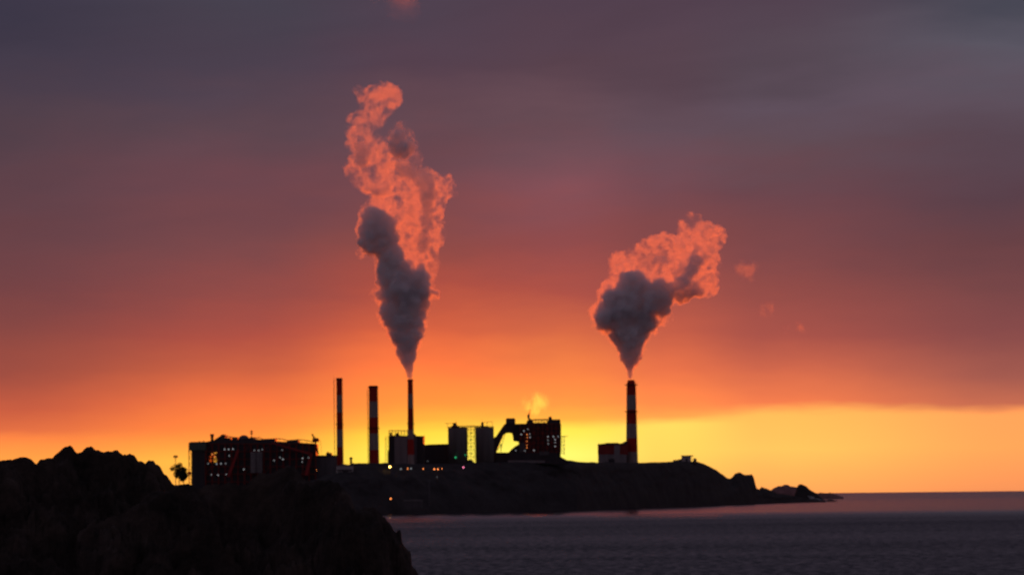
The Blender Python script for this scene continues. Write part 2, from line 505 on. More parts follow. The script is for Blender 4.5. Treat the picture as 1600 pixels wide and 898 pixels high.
def surf(name, px0, px1, Y, hmax, label, seed):
    """broken white water thrown up round the rocks"""
    rnd = random.Random(seed)
    b = MB()
    for k in range(150):
        f = rnd.random()
        px = px0 + (px1 - px0) * f
        base = at(px, 780, Y)
        h = hmax * (1 - f) ** 1.1 * rnd.random() ** 0.8 + 0.15
        c = Vector((base.x + rnd.uniform(-1, 1), Y + rnd.uniform(-12, 12), h))
        r = rnd.uniform(0.25, 1.0)
        s = len(b.v)
        b.ball(c, r, 4)
        for q in range(s, len(b.v)):
            v_ = Vector(b.v[q]); v_ = c + (v_ - c) * (1 + 0.6 * noise.noise(v_ * 0.9))
            b.v[q] = tuple(v_)
    o = b.build(name, M['foam'])
    tag(o, label, 'surf', kind='stuff')
M['foam'] = mat('foam', (0.62, 0.66, 0.66), 0.9, var=0.4, scale=0.4)
surf('surf_foam', 1264, 1292, 4925, 13.5, 'white surf breaking against the seaward side of the sea stack', 3)

# ------------------------------------------------------------------ foreground rocks
def crag(name, sky, Yc, back, fwd, label, seed, skirt):
    """rock mass whose crest follows sky at distance Yc; falls to the sea on the viewer's side and behind"""
    nc = 420
    cols = np.linspace(sky[0][0], sky[-1][0], nc)
    TT = np.concatenate([np.linspace(-1, -0.30, 24), np.linspace(-0.28, 0.12, 110), np.linspace(0.14, 1, 14)])
    out = np.zeros((len(TT), nc, 3))
    for j, px in enumerate(cols):
        yc = Yc + 4.0 * fbm((px * 0.006, seed, 0.3), 1)
        top = at(px, interp(sky, px), yc)
        sm = sum(interp(sky, px + q) for q in range(-60, 61, 8)) / 16.0
        soft = at(px, max(sm, interp(sky, px)) + 4, yc)
        u, _ = uw(px, 780)
        for i, t in enumerate(TT):
            Y = yc + (fwd if t < 0 else back) * t
            X = u * Y / F
            kk = min(1.0, abs(t) * fwd / 2.2); kk = kk * kk * (3 - 2 * kk)
            if t < 0:
                drop = (-t) * fwd * 0.75 + max(0.0, -t - 0.25) * fwd * 1.0
            else:
                drop = t * back * 1.2
            z = top.z + (soft.z - top.z) * kk - drop
            k = min(1.0, abs(t) * fwd / 0.9)
            a = ridged((X * 0.30, Y * 0.16, seed), 6) - 1.3
            c = fbm((X * 1.1, Y * 0.8, seed), 5)
            xr, yr = X * 0.83 + Y * 0.56, Y * 0.83 - X * 0.56
            v1 = noise.voronoi((xr * 0.62 + 0.35 * c, yr * 0.34 + 0.2 * a, seed))[0]
            v2 = noise.voronoi((xr * 1.7 + 0.3 * c, yr * 1.1, seed * 2))[0]
            v3 = noise.voronoi((xr * 4.1, yr * 3.0 + c, seed * 3))[0]
            z += k * (a * 0.40 + c * 0.16 + min(v1[1] - v1[0], 0.42) * 2.3 - 0.62 + min(v2[1] - v2[0], 0.4) * 0.75 - 0.15 + min(v3[1] - v3[0], 0.4) * 0.22) + (1 - k) * (c * 0.06 + (0.45 - v2[0]) * 0.34 + (0.45 - v3[0]) * 0.10)
            Y2 = Y + k * c * 0.2
            out[i, j] = (X, Y2, max(z, -2.0))
    loc = Vector((float(out[..., 0].mean()), Yc, 0.0))
    o = grid_obj(name, out - np.array(loc)[None, None, :], M['rock'], smooth=True)
    o.location = loc
    tag(o, label, 'rock')
    return o
LEFT = [(-140,735),(-60,720),(0,714),(18,711),(34,711),(44,710.5),(52,712.5),(57,716),(66,713),(80,708),(94,703.5),(100,698.5),(107,695.5),(113,698),(118,703),(121,704.5),(128,699),(135,696),(143,696.5),(150,701),(156,700.5),(163,704),(170,703.5),(176,706),(184,704.5),(190,707),(196,707),(204,705),(211,706),(213,710),(216,715),(223,718),(227,719),(233,717.5),(240,717),(247,720.5),(252,726),(258,738),(263,746),(270,758),(300,778),(340,800),(380,840)]
RIGHT = [(120,830),(180,800),(230,775),(264,760),(276,755),(300,757),(315,758),(332,754),(343,751),(356,752),(366,757),(376,757),(390,748),(402,742),(415,738),(428,732),(440,728),(452,726.5),(462,727.5),(468,733),(476,742),(484,747),(492,748),(505,745),(516,746),(527,750),(538,757),(546,766),(552,780),(556,788),(568,788),(580,790),(592,795),(602,802),(604,810),(612,822),(618,829),(624,830),(627,836),(626,846),(633,853),(640,854),(642,861),(640,868),(646,880),(652,894),(660,915),(690,990)]
crag('rock_outcrop', LEFT, 105, 24, 42, 'black craggy outcrop with the bouldered crest against the orange sky', 2.7, 0)
crag('rock_outcrop', RIGHT, 72, 16, 34, 'lower black outcrop that slopes down to the water in front of the headland', 8.1, 0)

# ------------------------------------------------------------------ chimneys
def chimney(px_top, q_top, px_bot, q_bot, w_top, w_bot, Y, bands, label, plat=(), mast=None, cap='rim', plat_w=1.7):
    base = at(px_bot, q_bot, Y); top = at(px_top, q_top, Y)
    s = Y / F
    H = top.z - base.z
    cx, cy_ = (base.x + top.x) / 2, Y + w_bot * s / 2
    root = thing('chimney', (cx, cy_, base.z), label, 'chimney', 'striped power station chimneys')
    qs = [(q_bot - b) / (q_bot - q_top) * H for b in bands]          # heights of band tops, going up
    cols = []
    c = bands_first[label]
    for k in range(len(qs)):
        cols.append(c); c = WHT if c is RED else RED
    m = banded('chimney_paint', 0, qs, cols)
    r0, r1 = w_bot * s / 2, w_top * s / 2
    prof = [(r0, -8), (r0, 0), (r0 + (r1 - r0) * 0.5, H * 0.45), (r1, H - 0.6 * r1), (r1, H)]
    if cap == 'dome':
        prof = prof[:-2] + [(r1, H - 1.9 * r1), (r1 * 0.97, H - 0.9 * r1), (r1 * 0.78, H - 0.3 * r1), (r1 * 0.70, H)]
    o = MB().lathe((cx, cy_, base.z), prof + [(prof[-1][0] * 0.82, H), (prof[-1][0] * 0.8, H - 3)], 32).build('shaft', m, root, True)
    if cap == 'rim':
        b = MB().lathe((cx, cy_, base.z), [(r1 * 1.0, H - 2.6), (r1 * 1.16, H - 2.4), (r1 * 1.16, H - 1.0), (r1 * 1.0, H - 0.8)], 24)
        b.build('rim', M['redst'], root)
    for q in plat:
        z = (q_bot - q) / (q_bot - q_top) * H
        rr = r0 + (r1 - r0) * z / H
        rp = rr + plat_w
        pf = MB().lathe((cx, cy_, base.z), [(rr + .02, z - 0.5), (rp, z - 0.2), (rp, z), (rr + .02, z)], 24).build('platform', M['steel'], root)
        b = MB().lathe((cx, cy_, base.z), [(rp - .06, z + 1.2), (rp + .06, z + 1.2), (rp + .06, z + 1.34), (rp - .06, z + 1.34)], 24)
        for k in range(14):
            an = 2 * math.pi * k / 14
            x, y = cx + rp * math.cos(an), cy_ + rp * math.sin(an)
            b.tube((x, y, base.z + z), (x, y, base.z + z + 1.3), 0.09, n=4)
        b.build('handrail', M['steel'], pf)
    lb = MB()      # caged ladder up the side
    for k in range(int(H / 2.2)):
        z0, z1 = base.z + k * 2.2, base.z + k * 2.2 + 2.2
        rr = r0 + (r1 - r0) * (k * 2.2) / H + 0.45
        for dy in (-0.3, 0.3):
            lb.tube((cx + rr, cy_ + dy, z0), (cx + rr - 0.0, cy_ + dy, z1), 0.1, n=4)
        lb.box((cx + rr - 0.5, cy_ - 0.35, z1 - 0.15), (cx + rr + 0.35, cy_ + 0.35, z1 - 0.02))
    lb.build('ladder', M['steel'], root)
    if mast:
        mp, mq = mast
        a = at(mp, mq, Y); bz = base.z + 3
        b = MB()
        x0 = a.x
        for dx in (-0.45, 0.45):
            b.tube((x0 + dx, cy_, bz - 8), (x0 + dx * 0.6, cy_, a.z - 5), 0.16, n=5)
        n_ = int((a.z - bz) / 3.0)
        for k in range(n_):
            z = bz - 8 + k * 3.2
            b.tube((x0 - 0.45, cy_, z), (x0 + 0.45, cy_, z + 1.6), 0.1, n=4); b.tube((x0 + 0.45, cy_, z + 1.6), (x0 - 0.45, cy_, z + 3.2), 0.1, n=4)
        b.tube((x0, cy_, a.z - 6), (x0, cy_, a.z), 0.1, n=5)
        b.build('lightning_mast', M['steel'], root)
    return Vector((cx, cy_, top.z)), r1
L1 = 'slender red and white chimney without smoke, nearest the long boiler house'
L2 = 'stout red and white chimney without smoke, between the slender one and the grey block'
L3 = 'thin red and white chimney under the tall plume, in front of the grey block'
L4 = 'thick red and white chimney standing alone on the headland with the leaning plume'
bands_first = {L1: RED, L2: RED, L3: WHT, L4: WHT}
chimney(529.2, 590, 531.5, 724, 9.0, 10.4, 2750, [698, 671, 644, 617, 590], L1, plat=(663,), mast=(521.3, 586), plat_w=1.1)
chimney(582.2, 602, 584.5, 727, 13.8, 16.0, 2765, [703, 677, 652, 627, 602], L2, plat=(669,), mast=(573.5, 602), plat_w=1.4)
top3, r3 = chimney(639.4, 592, 643.4, 735, 7.8, 10.8, 2850, [710, 686, 671, 638, 615, 592], L3, plat=(662,), plat_w=0.9)
top4, r4 = chimney(985.0, 593, 989.4, 724, 14.4, 18.6, 3400, [706, 684.5, 662, 640, 617, 593], L4, plat=(643, 601), cap='dome', plat_w=2.6)

# ------------------------------------------------------------------ long boiler house on the left
def Z1(x, y): return 260 + x / 4.488, 570 + y / 4.488
def Zs(pts, fn): return [fn(x, y) for x, y in pts]
Y = 2700
root = thing('boiler_house', at(395, 758, Y + 20), 'long dark boiler house with sloping roof, red steel legs and rows of small white lamps', 'power plant')
MB().poly([(299,703),(321,703),(321,768),(299,768)], Y, 45).build('stair_wing', M['dark'], root)
MB().poly([(294.6,691.5),(298,690),(321.5,689.5),(321.5,703),(294.6,703.5)], Y - 2, 48).build('bunker_top', M['green'], root)
b = MB()
for q0, q1 in ((703, 768),):
    b.pbox(294.6, q0, 295.6, q1, Y - 2, 1)
    for k in range(6):
        b.ptube(295, 704 + k*10, 299, 710 + k*10, Y - 1, 0.3)
        b.ptube(295, 713 + k*10, 299, 713 + k*10, Y - 1, 0.35)
b.build('outer_column', M['redst'], root)
# casing round an open bay
b = MB()
b.poly([(321,690),(336,686.5),(339,685),(360,683),(360,705),(321,705)], Y + 6, 40)
b.poly([(321,705),(327.5,705),(327.5,722),(321,722)], Y + 6, 40)
b.poly([(339,705),(360,705),(360,722),(339,722)], Y + 6, 40)
b.poly([(321,722),(360,722),(360,768),(321,768)], Y + 6, 40)
b.poly([(360,686.5),(374,685.5),(396,685),(424,688.5),(450,690),(493,692.5),(493,768),(360,768)], Y + 6, 40)
b.build('casing', M['dark'], root)
b = MB()
b.lattice(321, 693, 493, 764, Y, 0.42, 17, 6, dep=5, brace=False)
for k in range(0, 17, 3):
    b.ptube(321 + k*10.1, 705, 321 + (k+1)*10.1, 693, Y, 0.3); b.ptube(321 + k*10.1, 740, 321 + (k+1)*10.1, 728, Y, 0.3)
b.lattice(327.5, 705, 339, 722, Y + 30, 0.42, 4, 5); b.pbox(330.5, 705, 333.5, 712, Y + 31, 2); b.pbox(334.5, 709, 339, 714, Y + 31, 2); b.pbox(327.5, 713.5, 331, 722, Y + 31, 2)
b.build('steel_frame', M['redst'], root)
for pts in ([(336,685.5),(343,681.5),(346,678.5),(351,678.5),(352,687),(336,687)],
            [(363,682),(371,682.5),(371,687),(363,687)],
            [(388,684),(392,682.5),(396,682.5),(398,687),(388,687)],
            [(408,685.2),(430,684.6),(430,690),(408,690)],
            [(448,687.2),(465,686),(466.5,692.5),(448,692.5)]):
    MB().poly(pts, Y + 12, 24).build('roof_house', M['roof'], root)
b = MB()
for x0, y0, x1, y1 in ((351,681.5,363,682.5),(396,683.6,410,685.2),(428,684.8,449,687.6),(463,686.2,492,690.5)):
    n_ = max(3, int((x1-x0)/4))
    pt = [(x0 + (x1-x0)*k/n_, y0 + (y1-y0)*k/n_ - 1.0*math.sin(math.pi*k/n_)) for k in range(n_+1)]
    b = MB()
    for (a0, b0), (a1, b1) in zip(pt, pt[1:]):
        b.ptube(a0, b0, a1, b1, Y + 14, 0.45)
    for a0, b0 in pt[::2]:
        b.ptube(a0, b0, a0, b0 + 6, Y + 14, 0.18)
    b.build('roof_gallery', M['steel'], root)
c = at(381, 685.6, Y + 20); r = 8.2*0.72
b = MB().lathe(c, [(r, -0.5), (r, 0.6), (r*0.86, 2.4), (r*0.55, 4.0), (0.3, 4.7)], 20); b.build('dome', M['clad'], root, True)
for x0, q in ((331.5, 677.5), (349, 678.2)):
    MB().lathe(at(x0, 688, Y + 15), [(1.6, 0), (1.6, (688-q)*0.72 - 3), (2.2, (688-q)*0.72 - 2.5), (2.0, (688-q)*0.72)], 12).build('roof_vent', M['steel'], root, True)
b = MB(); b.ptube(393, 688, 393, 671.2, Y + 15, 0.5); b.ptube(390, 674, 396, 674, Y + 15, 0.4); b.ptube(391, 677, 395.4, 677, Y + 15, 0.6); b.ptube(400,688,406,680.5,Y+15,.2)
b.build('roof_mast', M['steel'], root)
for vx, vq in ((318, 687.5), (311.5, 688)): MB().ptube(vx, 690, vx, vq, Y, 0.55).build('vent_pipe', M['steel'], root)
# sloping red legs and chutes on the face
b = MB()
b.poly([(370,703),(373.5,703),(359,744),(354.5,744)], Y - 6, 3)
b.build('red_leg', M['redleg'], root)
MB().poly([(484.5,707),(488.5,707),(481,742),(475.5,742)], Y - 6, 3).build('red_leg', M['redleg'], root)
MB().poly([(424,692),(426,691),(485,707),(485,710)], Y - 6, 3).build('coal_chute', M['redleg'], root)
st_ = MB().poly([(391.5,706),(409.5,706),(409.5,738),(391.5,738)], Y - 3, 7).build('stair_tower', M['pale'], root)
b = MB()
for k in range(7):
    b.pbox(391.2, 709 + k*4.3, 409.8, 709.6 + k*4.3, Y - 3.6, 0.5)
b.pbox(399.8, 706, 400.8, 738, Y - 3.9, 0.6)
b.build('stair_frame', M['steel'], st_)
# crane on the right-hand end of the roof
b = MB()
b.ptube(487.4, 677.5, 491, 684, Y + 4, 0.9); b.ptube(491, 684, 497.5, 709, Y + 4, 0.8); b.ptube(489, 680, 501, 689, Y + 4, 0.22); b.ptube(501, 689, 502.5, 711, Y + 4, 0.18); b.ptube(493, 690, 493, 711, Y + 4, 0.8)
b.ptube(493, 698, 497, 710, Y + 4, 0.35); b.ptube(493, 708, 497, 700, Y + 4, 0.3); b.pbox(488, 684, 498, 690, Y + 2, 6)
b.build('jib_crane', M['redst'], root)
wl = Zs([(408,590),(437,590),(467,588),(352,692),(383,690),(543,730),(362,770),(817,660),(955,652)], Z1)
dl = Zs([(416,690),(292,690),(315,768),(420,765),(440,635),(617,597),(647,597),(672,592),(755,668),(797,647),(812,595),(953,678),(997,648)], Z1)
lamps(root, wl, Y - 4.5, M['l_white'], 0.7)
lamps(root, dl, Y - 4.5, M['l_dim'], 0.7)
lamps(root, Zs([(340,640),(320,625)], Z1), Y - 4.5, M['l_org'], 0.5)  # not lamps: glowing balls added for orange sky through the open bay

# annex in front of the slender chimney
root = thing('annex_building', at(503, 760, Y + 10), 'low dark flat roofed annex joined to the crane end of the long boiler house', 'building')
MB().pbox(486.5, 711.5, 524, 765, Y + 12, 30).build('wall', M['clad'], root)
MB().pbox(485.8, 710.8, 524.5, 711.9, Y + 11, 32).build('roof', M['roof'], root)
b = MB().pbox(509.5, 707, 518.5, 712, Y + 16, 6); b.pbox(511, 705.4, 513.5, 708, Y + 17, 3); b.build('roof_unit', M['steel'], root)
lamps(root, [Z1(1053, 737)], Y + 11, M['l_org'], 0.3)

root = thing('pump_house', at(538, 742, 2640), 'small pale grey pump house below the slender chimney', 'building')
wl_ = MB().pbox(525.5, 727, 551, 742.5, 2640, 14).build('wall', M['white'], root)
MB().poly([(524.5,727.2),(538,724.3),(552,727.2)], 2639, 16).build('roof', M['pale'], root)
MB().pbox(527, 733, 550, 736, 2639.6, 0.5).build('window', M['dark'], wl_)
root = thing('vent_stack', at(548.5, 726, 2760), 'short dark vent stack beside the foot of the slender chimney', 'vent')
MB().lathe(at(548.5, 726, 2760), [(1.3, -3), (1.3, 6.5), (1.8, 6.7), (1.8, 8.3), (1.2, 9.0)], 12).build('pipe', M['steel'], root, True)
MB().lathe(at(551.5, 726, 2762), [(1.6, -3), (1.6, 1.6), (0.6, 2.4)], 12).build('pipe_box', M['steel'], root, True)

# light mast and tree left of the long boiler house
root = thing('light_mast', at(274.5, 752, 2740), 'thin floodlight mast over the dark trees at the far end of the long boiler house', 'light mast')
MB().ptube(274.5, 760, 274.2, 712, 2740, 0.42).build('pole', M['steel'], root)
MB().pbox(271, 711, 277.6, 714.5, 2739, 2).build('lamp_head', M['steel'], root)
def tree(px0, q0, px1, q1, Y, label, seed):
    rnd = random.Random(seed)
    base = at((px0 + px1) / 2, q1 + 7, Y)
    root = thing('tree', base, label, 'tree', 'trees by the boiler house')
    b = MB()
    ctr = at((px0+px1)/2, (q0+q1)/2, Y); s = Y / F
    rx, rz = (px1-px0)/2*s, (q1-q0)/2*s
    b.tube(base - Vector((0,0,3)), Vector((base.x, Y, ctr.z)), 0.6, 0.3, 7)
    for k in range(6):
        an = rnd.uniform(0, 6.28)
        b.tube((base.x, Y, base.z + rz*0.7), ctr + Vector((math.cos(an)*rx*0.7, math.sin(an)*rx*0.6, rnd.uniform(-.3,.6)*rz)), 0.3, 0.1, 5)
    b.build('trunk', M['wood'], root)
    b = MB()
    cl = [(Vector((rnd.gauss(0,.38)*rx, rnd.gauss(0,.38)*rx, rnd.gauss(0,.38)*rz)), rnd.uniform(.3,.5)*rx) for _ in range(22)]
    for k in range(5000):
        c0, r0 = rnd.choice(cl)
        v_ = Vector((rnd.gauss(0,1), rnd.gauss(0,1), rnd.gauss(0,1))).normalized() * r0 * rnd.random()**.4
        p = ctr + c0 + v_
        q = Matrix.Rotation(rnd.uniform(0,6.28), 3, 'Z') @ Matrix.Rotation(rnd.uniform(0,3), 3, 'X')
        l = rnd.uniform(.4,.9)
        b.add([p + q @ Vector(t) for t in ((-l,0,0),(0,-l*.5,0),(l,0,0),(0,l*.5,.1))], [(0,1,2,3)])
    b.build('crown', M['leaf'], root)
tree(268, 723, 292, 751, 2735, 'rounded dark tree under the floodlight mast', 5)
tree(279, 732, 295, 752, 2725, 'smaller dark tree touching the boiler house end', 6)

# ------------------------------------------------------------------ grey block behind the thin chimney
def Z2(x, y): return 480 + x / 4.488, 570 + y / 4.488
Y = 2880
root = thing('boiler_block', at(633, 735, Y + 15), 'square grey boiler block with railed roof behind the thin chimney', 'power plant')
MB().poly(Zs([(570,500),(590,495),(600,492),(815,497),(815,745),(565,745),(565,600),(574,590)], Z2), Y + 4, 40).build('casing', M['dark'], root)
MB().poly(Zs([(612,500),(700,500),(700,690),(612,690)], Z2), Y, 4).build('wall_panel', M['pale'], root)
MB().poly(Zs([(728,480),(752,480),(768,497),(768,745),(752,745)], Z2), Y, 4).build('duct', M['clad'], root)
b = MB()
b.lattice(*Z2(572,457), *Z2(700,497), Y + 6, 0.26, 6, 1, dep=20, brace=False)
b.build('roof_rail', M['steel'], root)
MB().lattice(*Z2(548,500), *Z2(572,680), Y + 8, 0.22, 1, 10).build('ladder_tower', M['steel'], root)
MB().poly(Zs([(578,495),(578,475),(592,472),(596,495)], Z2), Y + 8, 5).build('roof_unit', M['steel'], root)
MB().poly(Zs([(618,495),(622,478),(640,474),(648,495)], Z2), Y + 8, 6).build('roof_unit', M['steel'], root)
b = MB()
for k in range(5):
    b.pbox(*Z2(810, 498 + k*14), *Z2(824, 501 + k*14), Y + 6, 6)
b.ptube(*Z2(822, 490), *Z2(818, 560), Y + 6, 0.25)
b.build('balcony', M['steel'], root)
lamps(root, [Z2(845, 672)], Y - 1, M['l_dim'], 0.5)

root = thing('turbine_hall', at(682, 730, 2960), 'low dark turbine hall between the grey block and the first silo', 'building')
MB().poly(Zs([(812,562),(850,558),(1012,553),(1012,760),(812,760)], Z2), 2960, 40).build('wall', M['dark'], root)  # right end carried on unseen behind the silo to keep sun off its edge
MB().poly(Zs([(808,565),(850,560),(1012,555),(1012,551.5),(850,556),(808,561)], Z2), 2959, 42).build('roof', M['roof'], root)

# ------------------------------------------------------------------ silos
def Z3(x, y): return 680 + x / 5.282, 600 + y / 5.282
Ysl = 2930
def silo(px0, px1, qt, qb, label, cup):
    a, b_ = at(px0, qt, Ysl), at(px1, qt, Ysl)
    r = (b_.x - a.x) / 2
    zb = at((px0+px1)/2, qb, Ysl).z
    cx, cy_ = (a.x + b_.x)/2, Ysl + r
    root = thing('silo', (cx, cy_, zb), label, 'silo', 'twin silos')
    H = a.z - zb
    MB().lathe((cx, cy_, zb), [(r, -6), (r, H - 2), (r*0.985, H)], 40).build('shell', M['silo'], root, True)
    b = MB().lathe((cx, cy_, zb + H), [(r*1.02, -0.4), (r*1.02, 0.1)], 40)
    for k in range(24):
        an = 2*math.pi*k/24
        b.tube((cx + r*math.cos(an), cy_ + r*math.sin(an), zb+H), (cx + r*math.cos(an), cy_ + r*math.sin(an), zb+H+1.5), 0.14, n=4)
    for zz in (0.8, 1.5):
        for k in range(24):
            a0, a1 = 2*math.pi*k/24, 2*math.pi*(k+1)/24
            b.tube((cx + r*math.cos(a0), cy_ + r*math.sin(a0), zb+H+zz), (cx + r*math.cos(a1), cy_ + r*math.sin(a1), zb+H+zz), 0.1, n=4)
    b.build('roof_rail', M['steel'], root)
    b = MB()
    for pts in cup: b.poly(Zs(pts, Z3), Ysl + r - 3, 6)
    b.build('cupola', M['steel'], root)
    return root, cx, cy_, r, zb, H
ra, *_ = silo(699.5, 729.6, 667.6, 724, 'concrete silo with a stepped cupola, closest to the turbine hall',
     [[(128,358),(134,344),(146,338),(146,318),(176,318),(178,338),(192,346),(200,358)]])
rb, *_ = silo(742.1, 771.4, 667.0, 724, 'concrete silo with a tall roof post, beside the sloping conveyor',
     [[(378,356),(380,312),(398,312),(402,356)], [(402,356),(404,344),(440,346),(440,356)]])
b = MB()
b.ptube(*Z3(80,323), *Z3(146,321), Ysl + 10, 0.25); b.ptube(*Z3(100,323), *Z3(100,362), Ysl + 10, 0.2); b.ptube(*Z3(172,318), *Z3(172,292), Ysl+10, .12)
b.build('gantry', M['steel'], ra)
b = MB()
b.ptube(*Z3(398,312), *Z3(478,309), Ysl + 10, 0.25); b.ptube(*Z3(430,309), *Z3(427,350), Ysl + 10, 0.3); b.ptube(*Z3(388,312), *Z3(388,288), Ysl+10, .12); b.ptube(*Z3(470,309), *Z3(474,354), Ysl+10, .2)
b.build('gantry', M['steel'], rb)
lamps(ra, [Z3(168, 603)], Ysl - 0.8, M['l_grn'], 0.95)
lamps(ra, [Z3(249, 584)], Ysl + 2, M['l_grn'], 0.6)
root = thing('lattice_tower', at(736, 722, Ysl + 14), 'open steel stair tower and catwalk between the twin silos', 'tower')
MB().lattice(*Z3(266,345), *Z3(324,625), Ysl + 12, 0.26, 2, 10, dep=5).build('lattice', M['steel'], root)
b = MB()
b.lattice(*Z3(182,341), *Z3(378,352), Ysl + 12, 0.26, 12, 1, dep=2, brace=False)
b.build('catwalk', M['steel'], root)
root = MB()
pile = thing('coal_heap', at(735, 724, 2920), 'dark coal heap at the foot of the open stair tower', 'heap')
b = MB(); c = at(734, 724, 2925)
b.lathe(c, [(12.5, -4), (10, -1.5), (6, 1.4), (3, 3.8), (0.6, 5.0)], 20)
for k in range(len(b.v)):
    v_ = Vector(b.v[k]); b.v[k] = tuple(v_ + Vector((0,0,noise.noise(v_*0.3)*0.6)))
b.build('heap', M['hill'], pile)

# ------------------------------------------------------------------ sloping conveyor + right boiler house
Y = 3000
root = thing('conveyor', at(790, 722, Y), 'covered conveyor gallery sloping up from the second silo to its head house', 'conveyor')
MB().poly(Zs([(484,470),(484,440),(500,432),(568,332),(588,322),(660,322),(660,345),(640,392),(584,404),(566,414),(508,548),(484,548)], Z3), Y - 4, 7).build('gallery', M['dark'], root)
MB().poly(Zs([(582,324),(584,284),(594,279),(652,279),(661,286),(661,324)], Z3), Y - 6, 11).build('head_house', M['roof'], root)
b = MB()
b.ptube(*Z3(545,490), *Z3(538,640), Y, 0.4); b.ptube(*Z3(512,550), *Z3(545,490), Y, 0.4); b.ptube(*Z3(540,545), *Z3(575,410), Y, 0.35)
b.build('trestle', M['steel'], root)
MB().poly(Zs([(478,546),(507,546),(507,660),(478,660)], Z3), Y - 4, 8).build('transfer_tower', M['dark'], root)

root = thing('boiler_house', at(830, 722, Y + 30), 'tall boiler house with open steel bays beside the sloping conveyor', 'power plant')
b = MB()
b.poly(Zs([(640,326),(762,324),(770,318),(815,318),(920,318),(935,290),(1030,288),(1034,300),(1036,640),(880,640),(720,640),(690,560),(690,470),(645,460),(640,420),(634,398),(600,392)], Z3), Y + 8, 45)
b.poly(Zs([(690,494),(690,562),(606,562),(625,540),(655,514)], Z3), Y + 8, 20)
b.build('casing', M['dark'], root)
b = MB()
b.lattice(*Z3(700,326), *Z3(1036,560), Y, 0.4, 9, 6, dep=6, brace=True)
b.build('steel_frame', M['redst'], root)
b = MB()
b.lattice(*Z3(806,288), *Z3(925,319), Y + 10, 0.3, 5, 1, dep=25, brace=True)
b.ptube(*Z3(800,291), *Z3(930,289), Y + 10, 0.6)
b.build('roof_gallery', M['redst'], root)
MB().poly(Zs([(932,290),(938,266),(958,266),(965,290)], Z3), Y + 14, 8).build('roof_unit', M['steel'], root)
b = MB(); b.poly(Zs([(752,324),(756,300),(770,296),(782,276),(790,290),(806,290),(806,324)], Z3), Y + 12, 8)
b.build('valve_house', M['steel'], root)
b = MB(); b.ptube(*Z3(770,300), *Z3(784,207), Y + 12, 0.5); b.tube(at(*Z3(770,285), Y + 11), at(*Z3(771,246), Y + 11), 1.3, n=10); b.ptube(*Z3(758,262), *Z3(782,258), Y + 12, 0.45)
b.build('steam_vent', M['clad'], root)
b = MB()
for k in range(9):
    b.pbox(*Z3(1036, 430 + k*17), *Z3(1072 - (k % 2) * 12, 433 + k*17), Y + 8, 8)
b.ptube(*Z3(1068, 425), *Z3(1064, 585), Y + 8, 0.25); b.ptube(*Z3(1036, 430), *Z3(1098, 428), Y + 8, 0.3)
b.build('balcony', M['steel'], root)
MB().poly(Zs([(690,560),(700,480),(740,480),(740,560)], Z3), Y - 2, 3).build('ash_hopper', M['clad'], root)
lamps(root, Zs([(733,385),(710,413),(783,437),(930,432),(975,432),(990,455),(990,512),(815,545)], Z3), Y - 3, M['l_white'], 0.75)
lamps(root, Zs([(780,410),(765,370),(1015,430),(930,462),(933,490),(990,480),(740,548),(665,545)], Z3), Y - 3, M['l_dim'], 0.75)
lamps(root, Zs([(757,415),(758,440),(757,470),(757,500),(757,525)], Z3), Y - 3, M['l_org'], 0.42)  # not lamps: glowing balls added for the thin orange gaps in the face

root = thing('workshop', at(825, 722, Y - 30), 'long low workshop with a pale eave at the foot of the tall boiler house', 'building')
MB().poly(Zs([(500,562),(1000,562),(1040,600),(1100,632),(1100,660),(500,660)], Z3), Y - 20, 16).build('wall', M['dark'], root)
MB().poly(Zs([(860,552),(940,552),(940,586),(860,586)], Z3), Y - 21.5, 3).build('wall_panel', M['clad'], root)
MB().poly(Zs([(600,626),(905,630),(905,646),(600,650)], Z3), Y - 24, 6).build('eave', M['pale'], root)

# ------------------------------------------------------------------ building at the lone chimney and the lookout hut
def Z4(x, y): return 900 + x / 5.282, 570 + y / 5.282
Y = 3390
root = thing('filter_building', at(957, 724, Y + 10), 'low filter building in red and grey joined to the foot of the lone thick chimney', 'building')
MB().poly(Zs([(186,735),(186,655),(240,650),(340,650),(418,652),(418,735)], Z4), Y - 2, 30).build('upper_wall', M['redst'], root)
MB().poly(Zs([(188,825),(188,735),(418,735),(418,825)], Z4), Y - 1.4, 28).build('lower_wall', M['pale'], root)
MB().poly(Zs([(315,660),(362,660),(362,812),(315,812)], Z4), Y - 4, 3).build('stair_tower', M['pale'], root)
b = MB(); b.poly(Zs([(182,657),(182,652),(240,646),(250,641),(348,640),(356,647),(380,644),(404,630),(420,626),(420,656)], Z4), Y - 3, 32)
for k in range(9): b.ptube(*Z4(190 + k*22, 652), *Z4(190 + k*22, 640), Y, 0.2)
b.build('roof', M['roof'], root)
MB().poly(Zs([(268,812),(268,775),(300,770),(318,778),(318,812)], Z4), Y - 5, 3).build('doorway', M['dark'], root)
MB().poly(Zs([(405,660),(430,650),(430,740),(405,740)], Z4), Y - 2.5, 6).build('flue_duct', M['redst'], root)

